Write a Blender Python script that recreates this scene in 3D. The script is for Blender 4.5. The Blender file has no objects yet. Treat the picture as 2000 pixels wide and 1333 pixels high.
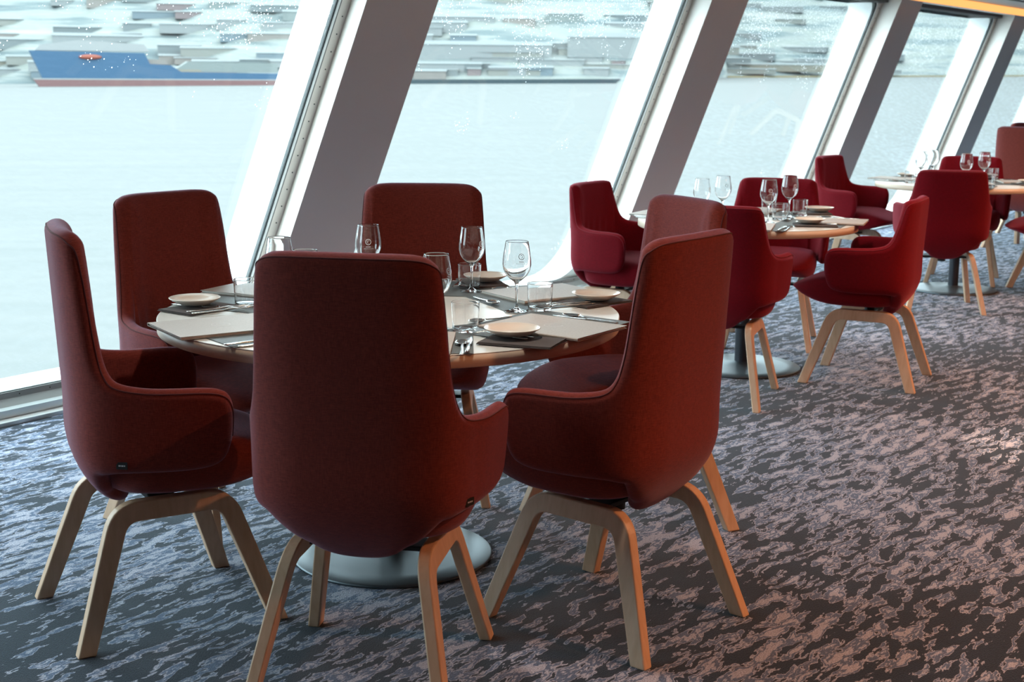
import bpy, bmesh, math, random
from mathutils import Vector, Matrix
random.seed(7)
SC = bpy.context.scene
COL = SC.collection
PI = math.pi

# ------------------------------------------------------------------ camera
H = 1.4164
PITCH = 0.18786
ROLL = 0.009923
cam_d = bpy.data.cameras.new('camera')
cam_d.sensor_width = 36.0
cam_d.lens = 48.883
cam_d.clip_start = 0.05
cam_d.clip_end = 6000
cam = bpy.data.objects.new('camera', cam_d)
COL.objects.link(cam)
F_ = Vector((0, math.cos(PITCH), -math.sin(PITCH)))
U0 = Vector((0, math.sin(PITCH), math.cos(PITCH)))
R0 = Vector((1, 0, 0))
R_ = R0 * math.cos(ROLL) + U0 * math.sin(ROLL)
U_ = -R0 * math.sin(ROLL) + U0 * math.cos(ROLL)
m = Matrix((R_, U_, -F_)).transposed().to_4x4()
m.translation = Vector((0, 0, H))
cam.matrix_world = m
cam_d.dof.use_dof = True
cam_d.dof.focus_distance = 4.1
cam_d.dof.aperture_fstop = 7.0
SC.camera = cam

# ------------------------------------------------------------------ world: bright overcast sky
SKY = 7.6
world = bpy.data.worlds.new('overcast_sky')
SC.world = world
world.use_nodes = True
wn, wl = world.node_tree.nodes, world.node_tree.links
bg = wn['Background']
geo = wn.new('ShaderNodeNewGeometry')
sep = wn.new('ShaderNodeSeparateXYZ')
wl.new(geo.outputs['Incoming'], sep.inputs[0])
mr = wn.new('ShaderNodeMapRange')
mr.inputs['From Min'].default_value = 0.15
mr.inputs['From Max'].default_value = -0.9
wl.new(sep.outputs['Z'], mr.inputs['Value'])
rp = wn.new('ShaderNodeValToRGB')
rp.color_ramp.elements[0].color = (0.72, 0.90, 1.0, 1)
rp.color_ramp.elements[1].color = (0.86, 0.965, 1.0, 1)
wl.new(mr.outputs[0], rp.inputs[0])
wl.new(rp.outputs[0], bg.inputs['Color'])
bg.inputs['Strength'].default_value = SKY

SC.view_settings.view_transform = 'Standard'
SC.view_settings.look = 'None'
SC.view_settings.gamma = 1.0
SC.view_settings.use_curve_mapping = False
SC.view_settings.exposure = 0.0
SC.cycles.max_bounces = 10
SC.cycles.diffuse_bounces = 4
SC.cycles.transmission_bounces = 10
SC.cycles.transparent_max_bounces = 12
SC.cycles.sample_clamp_indirect = 6.0
SC.cycles.use_denoising = True

# ------------------------------------------------------------------ materials
def srgb(r, g, b):
    def f(c):
        c /= 255.0
        return c / 12.92 if c <= 0.04045 else ((c + 0.055) / 1.055) ** 2.4
    return (f(r), f(g), f(b), 1)

DIM = 0.20   # albedo scale of everything seen outdoors under the bright sky
def osrgb(r, g, b):
    c = srgb(r, g, b); return (c[0] * DIM, c[1] * DIM, c[2] * DIM, 1)

def mat(name, col, rough=0.5, metal=0.0, **kw):
    m = bpy.data.materials.new(name)
    m.use_nodes = True
    b = m.node_tree.nodes['Principled BSDF']
    b.inputs['Base Color'].default_value = col
    b.inputs['Roughness'].default_value = rough
    b.inputs['Metallic'].default_value = metal
    for k, v in kw.items():
        b.inputs[k.replace('_', ' ')].default_value = v
    return m

def nodes(m):
    nt = m.node_tree
    return nt.nodes, nt.links, nt.nodes['Principled BSDF']

def add_noise_colour(m, c1, c2, scale=(1, 1, 1), nscale=5, detail=4, lo=0.35, hi=0.65, bump=0.0, coord='Object', rough=0.5):
    n, l, b = nodes(m)
    tc = n.new('ShaderNodeTexCoord'); mp = n.new('ShaderNodeMapping')
    mp.inputs['Scale'].default_value = scale
    l.new(tc.outputs[coord], mp.inputs[0])
    no = n.new('ShaderNodeTexNoise'); no.inputs['Scale'].default_value = nscale; no.inputs['Detail'].default_value = detail
    no.inputs['Roughness'].default_value = rough
    l.new(mp.outputs[0], no.inputs['Vector'])
    cr = n.new('ShaderNodeValToRGB')
    cr.color_ramp.elements[0].position = lo; cr.color_ramp.elements[0].color = c1
    cr.color_ramp.elements[1].position = hi; cr.color_ramp.elements[1].color = c2
    l.new(no.outputs['Fac'], cr.inputs[0]); l.new(cr.outputs[0], b.inputs['Base Color'])
    if bump:
        bp = n.new('ShaderNodeBump'); bp.inputs['Strength'].default_value = bump; bp.inputs['Distance'].default_value = 0.002
        l.new(no.outputs['Fac'], bp.inputs['Height']); l.new(bp.outputs[0], b.inputs['Normal'])
    return no, cr, mp

def fabric(name, c1, c2, sheen, sheen_col):
    m = mat(name, c1, 0.85)
    n, l, b = nodes(m)
    b.inputs['Sheen Weight'].default_value = sheen
    b.inputs['Sheen Roughness'].default_value = 0.45
    b.inputs['Sheen Tint'].default_value = sheen_col
    b.inputs['Specular IOR Level'].default_value = 0.15
    tc = n.new('ShaderNodeTexCoord')
    a = []
    for sc in ((900, 900, 60), (70, 70, 900)):
        mp = n.new('ShaderNodeMapping'); mp.inputs['Scale'].default_value = sc
        l.new(tc.outputs['Object'], mp.inputs[0])
        no = n.new('ShaderNodeTexNoise'); no.inputs['Scale'].default_value = 1.0; no.inputs['Detail'].default_value = 2
        l.new(mp.outputs[0], no.inputs['Vector']); a.append(no)
    ad = n.new('ShaderNodeMath'); ad.operation = 'ADD'
    l.new(a[0].outputs['Fac'], ad.inputs[0]); l.new(a[1].outputs['Fac'], ad.inputs[1])
    cr = n.new('ShaderNodeValToRGB')
    cr.color_ramp.elements[0].position = 0.0; cr.color_ramp.elements[0].color = c1
    cr.color_ramp.elements[1].position = 1.0; cr.color_ramp.elements[1].color = c2
    mr = n.new('ShaderNodeMapRange'); mr.inputs['From Min'].default_value = 0.75; mr.inputs['From Max'].default_value = 1.25
    l.new(ad.outputs[0], mr.inputs[0]); l.new(mr.outputs[0], cr.inputs[0]); l.new(cr.outputs[0], b.inputs['Base Color'])
    bp = n.new('ShaderNodeBump'); bp.inputs['Strength'].default_value = 0.25; bp.inputs['Distance'].default_value = 0.001
    l.new(ad.outputs[0], bp.inputs['Height']); l.new(bp.outputs[0], b.inputs['Normal'])
    return m

M = {}
M['maroon'] = fabric('maroon_wool', srgb(98, 36, 27), srgb(132, 54, 41), 0.32, (0.78, 0.66, 0.95, 1))
M['crimson'] = fabric('crimson_wool', srgb(96, 1, 11), srgb(124, 4, 22), 0.30, (1.0, 0.30, 0.42, 1))
M['maroon_seam'] = mat('maroon_seam', srgb(88, 36, 38), 0.9)
M['crimson_seam'] = mat('crimson_seam', srgb(120, 14, 32), 0.9)
M['wood'] = mat('birch', srgb(198, 160, 124), 0.5)
add_noise_colour(M['wood'], srgb(194, 160, 130), srgb(208, 176, 148), (60, 60, 6), 1.0, 5, 0.3, 0.7, 0.1)
M['edge'] = mat('table_edge', srgb(206, 186, 166), 0.45)
add_noise_colour(M['edge'], srgb(200, 178, 156), srgb(214, 194, 174), (8, 8, 400), 1.0, 3, 0.3, 0.7)
M['laminate'] = mat('pale_laminate', srgb(214, 212, 204), 0.33)
M['black'] = mat('black_metal', srgb(22, 24, 28), 0.45, 0.3)
M['pole'] = mat('dark_pole', srgb(40, 44, 52), 0.45, 0.4)
M['base'] = mat('graphite_base', srgb(98, 108, 114), 0.42, 0.85)
M['tag'] = mat('tag_black', srgb(14, 14, 18), 0.8)
M['tagtext'] = mat('tag_thread', srgb(200, 200, 205), 0.8)
M['steel'] = mat('cutlery_steel', (0.75, 0.74, 0.72, 1), 0.16, 1.0)
M['plate'] = mat('cream_ceramic', srgb(232, 222, 208), 0.25)
M['matgrey'] = mat('placemat_grey', srgb(92, 98, 98), 0.55)
add_noise_colour(M['matgrey'], srgb(86, 92, 92), srgb(98, 104, 104), (1, 1, 1), 300, 3, 0.3, 0.7, 0.1)
M['napkin'] = mat('napkin_taupe', srgb(84, 76, 74), 0.95)
M['menu'] = mat('menu_cover', srgb(176, 166, 156), 0.5)
add_noise_colour(M['menu'], srgb(170, 160, 150), srgb(182, 172, 162), (1, 1, 1), 200, 3, 0.3, 0.7, 0.05)
M['paper'] = mat('menu_pages', srgb(235, 233, 226), 0.8)
M['emboss'] = mat('menu_emboss', srgb(198, 190, 180), 0.35)
M['etch'] = mat('etched_white', srgb(240, 240, 240), 0.6)
M['white'] = mat('white_paint', srgb(236, 240, 240), 0.4)
M['offwhite'] = mat('grey_white_paint', srgb(232, 225, 218), 0.55)
M['hull'] = mat('hull_white', srgb(250, 252, 253), 0.35)
M['gasket'] = mat('rubber_gasket', srgb(30, 38, 40), 0.5)
M['alu'] = mat('brushed_aluminium', srgb(190, 198, 200), 0.3, 0.6)
M['grey'] = mat('grey_trim', srgb(128, 132, 132), 0.5)
M['screw'] = mat('screw_head', srgb(60, 62, 62), 0.4, 0.8)
M['ceiling'] = mat('ceiling_panel', srgb(168, 168, 166), 0.5)
M['wall'] = mat('interior_wall', srgb(84, 72, 64), 0.7)
M['blind'] = mat('blind_fabric', srgb(95, 92, 92), 0.9)

def glass_mat(name, tint=(1, 1, 1, 1)):
    m = mat(name, tint, 0.0)
    b = m.node_tree.nodes['Principled BSDF']
    b.inputs['Transmission Weight'].default_value = 1.0
    b.inputs['IOR'].default_value = 1.5
    return m
M['glass'] = glass_mat('clear_glass')

def emit(name, col, s):
    m = bpy.data.materials.new(name); m.use_nodes = True
    n, l = m.node_tree.nodes, m.node_tree.links
    n.remove(n['Principled BSDF'])
    e = n.new('ShaderNodeEmission'); e.inputs[0].default_value = col; e.inputs[1].default_value = s
    l.new(e.outputs[0], n['Material Output'].inputs[0])
    return m
M['cove'] = emit('cove_glow', (1.0, 0.42, 0.13, 1), 1.5)
M['lamp'] = emit('lamp_glow', (1.0, 0.55, 0.25, 1), 6.0)

def carpet():
    m = mat('patterned_carpet', (0.1, 0.1, 0.12, 1), 0.95)
    n, l, b = nodes(m)
    b.inputs['Sheen Weight'].default_value = 0.2
    b.inputs['Sheen Roughness'].default_value = 0.5
    b.inputs['Sheen Tint'].default_value = (0.8, 0.92, 1, 1)
    b.inputs['Specular IOR Level'].default_value = 0.1
    tc = n.new('ShaderNodeTexCoord')
    mp = n.new('ShaderNodeMapping')
    mp.vector_type = 'POINT'
    mp.inputs['Rotation'].default_value = (0, 0, CARPET_ROT)
    l.new(tc.outputs['Object'], mp.inputs[0])
    mp2 = n.new('ShaderNodeMapping'); mp2.inputs['Scale'].default_value = (6.0, 20.0, 1)
    # warp
    wn_ = n.new('ShaderNodeTexNoise'); wn_.inputs['Scale'].default_value = 9; wn_.inputs['Detail'].default_value = 3
    l.new(mp.outputs[0], wn_.inputs['Vector'])
    sub = n.new('ShaderNodeVectorMath'); sub.operation = 'SUBTRACT'; sub.inputs[1].default_value = (0.5, 0.5, 0.5)
    l.new(wn_.outputs['Color'], sub.inputs[0])
    scl = n.new('ShaderNodeVectorMath'); scl.operation = 'SCALE'; scl.inputs['Scale'].default_value = 0.055
    l.new(sub.outputs[0], scl.inputs[0])
    add = n.new('ShaderNodeVectorMath'); add.operation = 'ADD'
    l.new(mp.outputs[0], add.inputs[0]); l.new(scl.outputs[0], add.inputs[1])
    l.new(add.outputs[0], mp2.inputs[0])
    no = n.new('ShaderNodeTexNoise'); no.inputs['Scale'].default_value = 1.25; no.inputs['Detail'].default_value = 3.5; no.inputs['Roughness'].default_value = 0.6
    l.new(mp2.outputs[0], no.inputs['Vector'])
    # large scale variation: where pale or dark yarn dominates
    big = n.new('ShaderNodeTexNoise'); big.inputs['Scale'].default_value = 1.3; big.inputs['Detail'].default_value = 1
    l.new(mp.outputs[0], big.inputs['Vector'])
    mb = n.new('ShaderNodeMapRange'); mb.inputs['From Min'].default_value = 0.3; mb.inputs['From Max'].default_value = 0.7
    mb.inputs['To Min'].default_value = -0.06; mb.inputs['To Max'].default_value = 0.06
    l.new(big.outputs['Fac'], mb.inputs[0])
    s = n.new('ShaderNodeMath'); s.operation = 'ADD'
    l.new(no.outputs['Fac'], s.inputs[0]); l.new(mb.outputs[0], s.inputs[1])
    cr = n.new('ShaderNodeValToRGB')
    e = cr.color_ramp.elements
    e[0].position = 0.0; e[0].color = CARPET_DARK
    e[1].position = 1.0; e[1].color = CARPET_LIGHT
    for p_, c_ in ((.496, CARPET_DARK), (.506, CARPET_LIGHT), (.522, CARPET_LIGHT), (.538, CARPET_MID2), (.582, CARPET_MID2), (.605, CARPET_LIGHT)):
        x = cr.color_ramp.elements.new(p_); x.color = c_
    l.new(s.outputs[0], cr.inputs[0])
    # tuft speckle
    sp = n.new('ShaderNodeTexNoise'); sp.inputs['Scale'].default_value = 260; sp.inputs['Detail'].default_value = 2
    l.new(tc.outputs['Object'], sp.inputs['Vector'])
    mr = n.new('ShaderNodeMapRange'); mr.inputs['From Min'].default_value = 0.3; mr.inputs['From Max'].default_value = 0.7
    mr.inputs['To Min'].default_value = 0.45; mr.inputs['To Max'].default_value = 1.55
    l.new(sp.outputs['Fac'], mr.inputs[0])
    mx = n.new('ShaderNodeVectorMath'); mx.operation = 'SCALE'
    l.new(cr.outputs[0], mx.inputs[0]); l.new(mr.outputs[0], mx.inputs['Scale'])
    l.new(mx.outputs[0], b.inputs['Base Color'])
    bp = n.new('ShaderNodeBump'); bp.inputs['Strength'].default_value = 0.6; bp.inputs['Distance'].default_value = 0.004
    l.new(sp.outputs['Fac'], bp.inputs['Height']); l.new(bp.outputs[0], b.inputs['Normal'])
    return m
CARPET_ROT = math.radians(-54.5)
CARPET_DARK = srgb(16, 25, 40)
CARPET_MID2 = srgb(74, 90, 116)
CARPET_LIGHT = srgb(154, 158, 174)
M['carpet'] = carpet()

# ------------------------------------------------------------------ helpers
def tag(o, label=None, cat=None, group=None, kind=None):
    if label: o['label'] = label
    if cat: o['category'] = cat
    if group: o['group'] = group
    if kind: o['kind'] = kind
    return o

def link_mesh(name, me, material, parent=None, smooth=False):
    if material: me.materials.append(material)
    if smooth:
        for p in me.polygons: p.use_smooth = True
    o = bpy.data.objects.new(name, me)
    COL.objects.link(o)
    if parent: o.parent = parent
    return o

def obj(name, bm, material, parent=None, smooth=False, bevel=0.0):
    bmesh.ops.recalc_face_normals(bm, faces=bm.faces)
    me = bpy.data.meshes.new(name)
    bm.to_mesh(me); bm.free()
    o = link_mesh(name, me, material, parent, smooth)
    if bevel:
        md = o.modifiers.new('bevel', 'BEVEL'); md.width = bevel; md.segments = 2; md.limit_method = 'ANGLE'
    return o

def empty(name, loc, rz=0):
    o = bpy.data.objects.new(name, None)
    o.empty_display_size = 0.1
    COL.objects.link(o)
    o.location = loc; o.rotation_euler = (0, 0, rz)
    return o

def children(o): return [c for c in COL.objects if c.parent == o]

KIDS = {}
def copy_tree(o, parent=None):
    c = o.copy(); COL.objects.link(c); c.parent = parent
    if o.name not in KIDS: KIDS[o.name] = [k.name for k in bpy.data.objects if k.parent == o]
    for k in KIDS[o.name]: copy_tree(bpy.data.objects[k], c)
    return c

def box(bm, x0, x1, y0, y1, z0, z1, M4=None):
    v = [bm.verts.new((x, y, z)) for x in (x0, x1) for y in (y0, y1) for z in (z0, z1)]
    for f in ((0, 1, 3, 2), (4, 6, 7, 5), (0, 4, 5, 1), (2, 3, 7, 6), (0, 2, 6, 4), (1, 5, 7, 3)):
        bm.faces.new([v[i] for i in f])
    if M4 is not None:
        for q in v: q.co = M4 @ q.co
    return v

def lathe(bm, prof, seg=48, closed=False):
    rings = []
    for r, z in prof:
        if r < 1e-6: rings.append([bm.verts.new((0, 0, z))])
        else: rings.append([bm.verts.new((r * math.cos(2 * PI * i / seg), r * math.sin(2 * PI * i / seg), z)) for i in range(seg)])
    for a, b in zip(rings, rings[1:]):
        for i in range(seg):
            j = (i + 1) % seg
            if len(a) == 1 and len(b) == 1: continue
            if len(a) == 1: bm.faces.new((a[0], b[i], b[j]))
            elif len(b) == 1: bm.faces.new((a[i], a[j], b[0]))
            else: bm.faces.new((a[i], a[j], b[j], b[i]))

def tube(bm, pts, r, seg=8, close=False, cap=True):
    pts = [Vector(p) for p in pts]
    n = len(pts); rings = []
    up = None
    for i, p in enumerate(pts):
        a = pts[(i - 1) % n] if close else pts[max(i - 1, 0)]
        b = pts[(i + 1) % n] if close else pts[min(i + 1, n - 1)]
        t = (b - a).normalized()
        if up is None:
            up = Vector((0, 0, 1)) if abs(t.z) < 0.9 else Vector((1, 0, 0))
        s = t.cross(up)
        if s.length < 1e-6: s = t.orthogonal()
        s.normalize(); up = s.cross(t).normalized()
        rr = r[i] if isinstance(r, (list, tuple)) else r
        rings.append([bm.verts.new(p + (s * math.cos(2 * PI * k / seg) + up * math.sin(2 * PI * k / seg)) * rr) for k in range(seg)])
    m_ = n if close else n - 1
    for i in range(m_):
        a, b = rings[i], rings[(i + 1) % n]
        for k in range(seg):
            bm.faces.new((a[k], a[(k + 1) % seg], b[(k + 1) % seg], b[k]))
    if not close and cap:
        bm.faces.new(rings[0]); bm.faces.new(rings[-1])

def prism(bm, pts2, f0, f1):
    """closed polygon pts2 swept between two mapping functions"""
    a = [bm.verts.new(f0(*p)) for p in pts2]; b = [bm.verts.new(f1(*p)) for p in pts2]
    n = len(pts2)
    for i in range(n): bm.faces.new((a[i], a[(i + 1) % n], b[(i + 1) % n], b[i]))
    bm.faces.new(a); bm.faces.new(b)

# ------------------------------------------------------------------ the window wall frame of reference
AZ, LEAN, RAKE = 0.6129, 0.3087, 0.1629
G0 = 4.99
Wv = Vector((math.sin(AZ), math.cos(AZ), 0))
Nv = Vector((math.cos(AZ), -math.sin(AZ), 0))
S1, LW = 4.611, 3.227
SF, DJ, SR, EX = -0.0306, 0.2135, 0.4757, 0.2246
ZB, ZT = 0.113, 2.047
def P(s, n, z):      # leaning coordinates: n is measured from the glass plane
    return -Nv * G0 + Wv * (s + RAKE * z) + Nv * (n + LEAN * z) + Vector((0, 0, z))
def Q(s, n, z):      # upright coordinates
    return -Nv * G0 + Wv * s + Nv * n + Vector((0, 0, z))
KA, KB = -2, 7       # pillar numbers
S_START = -3.6
S_END = S1 + KB * LW

def struct(name, bm, m_, parent=None, smooth=False, bevel=0.0):
    o = obj(name, bm, m_, parent, smooth, bevel)
    if not parent: o['kind'] = 'structure'
    return o

# floor
def flat(name, pts, z0, z1, m_):
    bm = bmesh.new()
    prism(bm, pts, lambda x, y: Vector((x, y, z0)), lambda x, y: Vector((x, y, z1)))
    return struct(name, bm, m_)
ROOM_N = 9.6         # width of the room from the glass line
a0 = Q(S_START, 0.16, 0); a1 = Q(S_END, 0.16, 0); a2 = Q(S_END, ROOM_N, 0); a3 = Q(S_START, ROOM_N, 0)
floor_poly = [(p.x, p.y) for p in (a0, a1, a2, a3)]
flat('floor', floor_poly, -0.1, 0.0, M['carpet'])
ZC = 2.15
c0 = Q(S_START, 1.24, 0); c1 = Q(S_END + .3, 1.24, 0)
flat('ceiling', [(p.x, p.y) for p in (c0, c1, Q(S_END + .3, ROOM_N, 0), Q(S_START, ROOM_N, 0))], ZC, ZC + 0.12, M['ceiling'])

def wallbox(name, s0, s1, n0, n1, z0, z1, m_):
    bm = bmesh.new()
    prism(bm, [(s0, n0), (s1, n0), (s1, n1), (s0, n1)], lambda s, n: Q(s, n, z0), lambda s, n: Q(s, n, z1))
    return struct(name, bm, m_)
wallbox('wall_right', S_START, S_END, ROOM_N, ROOM_N + .1, -0.1, ZC + .1, M['wall'])
wallbox('wall_back', S_START - .1, S_START, -0.4, ROOM_N + .1, -0.1, ZC + .1, M['wall'])
wallbox('wall_far', S_END, S_END + .1, -0.4, ROOM_N + .1, -0.1, ZC + .1, M['wall'])

# solid part of the window-side wall, behind and left of the camera's view
bm = bmesh.new()
prism(bm, [(S_START, -EX), (S1 - 2 * LW + SR - .04, -EX), (S1 - 2 * LW + SR - .04, DJ), (S_START, DJ)], lambda s, n: P(s, n, -.1), lambda s, n: P(s, n, ZC + .1))
struct('wall_left', bm, M['wall'])
# stepped sill running under the windows
def sweep_profile(name, prof, s0, s1, m_, parent=None):
    bm = bmesh.new()
    prism(bm, prof, lambda n, z: Q(s0, n, z), lambda n, z: Q(s1, n, z))
    return struct(name, bm, m_, parent)
n_gl = LEAN * ZB
sweep_profile('trim_1', [(.165, 0), (.165, .017), (.118, .019), (.118, -.02), (.165, -.02)], S_START, S_END, M['alu'])
sweep_profile('trim_2', [(.112, .006), (.112, .052), (.078, .056), (.078, .006)], S_START, S_END, M['alu'])
sweep_profile('trim_3', [(.0775, .0), (.0775, .054), (.052, .080), (n_gl + .012, ZB - .03), (n_gl + .012, ZB - .004), (n_gl - .02, ZB - .004), (-.1, .0)], S_START, S_END, M['grey'])

# head of the wall: lintel, blind cassette, ceiling edge with cove
def sweepP(name, prof, s0, s1, m_):
    bm = bmesh.new()
    prism(bm, prof, lambda n, z: P(s0, n, z), lambda n, z: P(s1, n, z))
    return struct(name, bm, m_)
sweepP('trim_4', [(-EX, ZT + .0), (.012, ZT + .0), (.012, ZT + .05), (DJ + .02, ZT + .07), (DJ + .02, ZT + .35), (-EX, ZT + .35)], S_START - .5, S_END + .3, M['grey'])
n_c = LEAN * ZT
sweep_profile('trim_5', [(n_c + .014, ZT + .004), (n_c + .075, ZT + .004), (n_c + .075, ZT + .046), (n_c + .014, ZT + .046)], S_START, S_END + .4, M['blind'])
sweep_profile('trim_6', [(n_c + .078, ZT + .036), (n_c + .25, ZT + .022), (n_c + .25, ZT + .05), (n_c + .078, ZT + .06)], S_START, S_END + .4, M['offwhite'])
o = sweep_profile('cove_lamp', [(n_c + .255, ZT + .024), (n_c + .285, ZT + .040), (n_c + .285, ZT + .085), (n_c + .255, ZT + .085)], S_START, S_END + .4, M['cove'])
del o['kind']
tag(o, 'warm orange light strip along the ceiling edge above the windows', 'light')
sweep_profile('trim_20', [(n_c + .20, ZT + .09), (n_c + .60, ZT + .09), (n_c + .60, ZT + .20), (n_c + .20, ZT + .20)], S_START, S_END + .4, M['ceiling'])

def rrect(s0, s1, z0, z1, r, seg=8):
    """rounded rectangle outline in (s, z), anticlockwise from lower left"""
    pts = []
    for cx, cz, a in ((s0 + r[0], z0 + r[0], PI), (s1 - r[1], z0 + r[1], 1.5 * PI), (s1 - r[2], z1 - r[2], 0), (s0 + r[3], z1 - r[3], .5 * PI)):
        rr = r[[PI, 1.5 * PI, 0, .5 * PI].index(a)]
        for i in range(seg + 1):
            t = a + .5 * PI * i / seg
            pts.append((cx + rr * math.cos(t), cz + rr * math.sin(t)))
    return pts

def ring(bm, A, B, na, nb):
    """solid frame between outline A (inner) and B (outer), from depth na to nb"""
    n = len(A)
    v = [[bm.verts.new(P(s, d, z)) for (s, z) in L] for L, d in ((A, na), (B, na), (B, nb), (A, nb))]
    for i in range(n):
        j = (i + 1) % n
        for k in range(4):
            k2 = (k + 1) % 4
            bm.faces.new((v[k][i], v[k][j], v[k2][j], v[k2][i]))

def pane_material():
    m = bpy.data.materials.new('window_pane_glass'); m.use_nodes = True
    n, l = m.node_tree.nodes, m.node_tree.links
    n.remove(n['Principled BSDF'])
    tr = n.new('ShaderNodeBsdfTransparent'); tr.inputs[0].default_value = (0.95, 0.99, 0.985, 1)
    gl = n.new('ShaderNodeBsdfGlossy'); gl.inputs['Roughness'].default_value = 0.0
    lw = n.new('ShaderNodeLayerWeight'); lw.inputs[0].default_value = 0.5
    p5 = n.new('ShaderNodeMath'); p5.operation = 'POWER'; p5.inputs[1].default_value = 5
    l.new(lw.outputs['Facing'], p5.inputs[0])
    fr = n.new('ShaderNodeMath'); fr.operation = 'MULTIPLY_ADD'; fr.inputs[1].default_value = 0.7; fr.inputs[2].default_value = 0.02
    l.new(p5.outputs[0], fr.inputs[0])
    mx = n.new('ShaderNodeMixShader')
    l.new(fr.outputs[0], mx.inputs[0]); l.new(tr.outputs[0], mx.inputs[1]); l.new(gl.outputs[0], mx.inputs[2])
    # rain drops, in patches on the upper part of the pane
    tc = n.new('ShaderNodeTexCoord')
    vo = n.new('ShaderNodeTexVoronoi'); vo.inputs['Scale'].default_value = 95
    l.new(tc.outputs['Object'], vo.inputs['Vector'])
    size = n.new('ShaderNodeSeparateColor'); l.new(vo.outputs['Color'], size.inputs[0])
    ms = n.new('ShaderNodeMath'); ms.operation = 'MULTIPLY'; ms.inputs[1].default_value = 0.30
    l.new(size.outputs[0], ms.inputs[0])
    lt = n.new('ShaderNodeMath'); lt.operation = 'LESS_THAN'
    l.new(vo.outputs['Distance'], lt.inputs[0]); l.new(ms.outputs[0], lt.inputs[1])
    no = n.new('ShaderNodeTexNoise'); no.inputs['Scale'].default_value = 3.2; no.inputs['Detail'].default_value = 3
    l.new(tc.outputs['Object'], no.inputs['Vector'])
    sz = n.new('ShaderNodeSeparateXYZ'); l.new(tc.outputs['Object'], sz.inputs[0])
    mz = n.new('ShaderNodeMapRange'); mz.inputs['From Min'].default_value = 1.36; mz.inputs['From Max'].default_value = 1.95
    mz.inputs['To Min'].default_value = -0.26; mz.inputs['To Max'].default_value = 0.20
    l.new(sz.outputs['Z'], mz.inputs[0])
    ad = n.new('ShaderNodeMath'); ad.operation = 'ADD'
    l.new(no.outputs['Fac'], ad.inputs[0]); l.new(mz.outputs[0], ad.inputs[1])
    # drop probability grows with the patch value
    gt = n.new('ShaderNodeMath'); gt.operation = 'SUBTRACT'
    l.new(ad.outputs[0], gt.inputs[0])
    m9 = n.new('ShaderNodeMath'); m9.operation = 'MULTIPLY_ADD'; m9.inputs[1].default_value = 0.26; m9.inputs[2].default_value = 0.39
    l.new(size.outputs[1], m9.inputs[0]); l.new(m9.outputs[0], gt.inputs[1])
    g0 = n.new('ShaderNodeMath'); g0.operation = 'GREATER_THAN'; g0.inputs[1].default_value = 0
    l.new(gt.outputs[0], g0.inputs[0])
    mu = n.new('ShaderNodeMath'); mu.operation = 'MULTIPLY'
    l.new(g0.outputs[0], mu.inputs[0]); l.new(lt.outputs[0], mu.inputs[1])
    mu2 = n.new('ShaderNodeMath'); mu2.operation = 'MULTIPLY'; mu2.inputs[1].default_value = 0.75
    l.new(mu.outputs[0], mu2.inputs[0])
    dr = n.new('ShaderNodeBsdfTranslucent'); dr.inputs[0].default_value = (0.95, 0.97, 1, 1)
    mx2 = n.new('ShaderNodeMixShader')
    l.new(mu2.outputs[0], mx2.inputs[0]); l.new(mx.outputs[0], mx2.inputs[1]); l.new(dr.outputs[0], mx2.inputs[2])
    l.new(mx2.outputs[0], n['Material Output'].inputs[0])
    return m
M['pane'] = pane_material()

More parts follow.
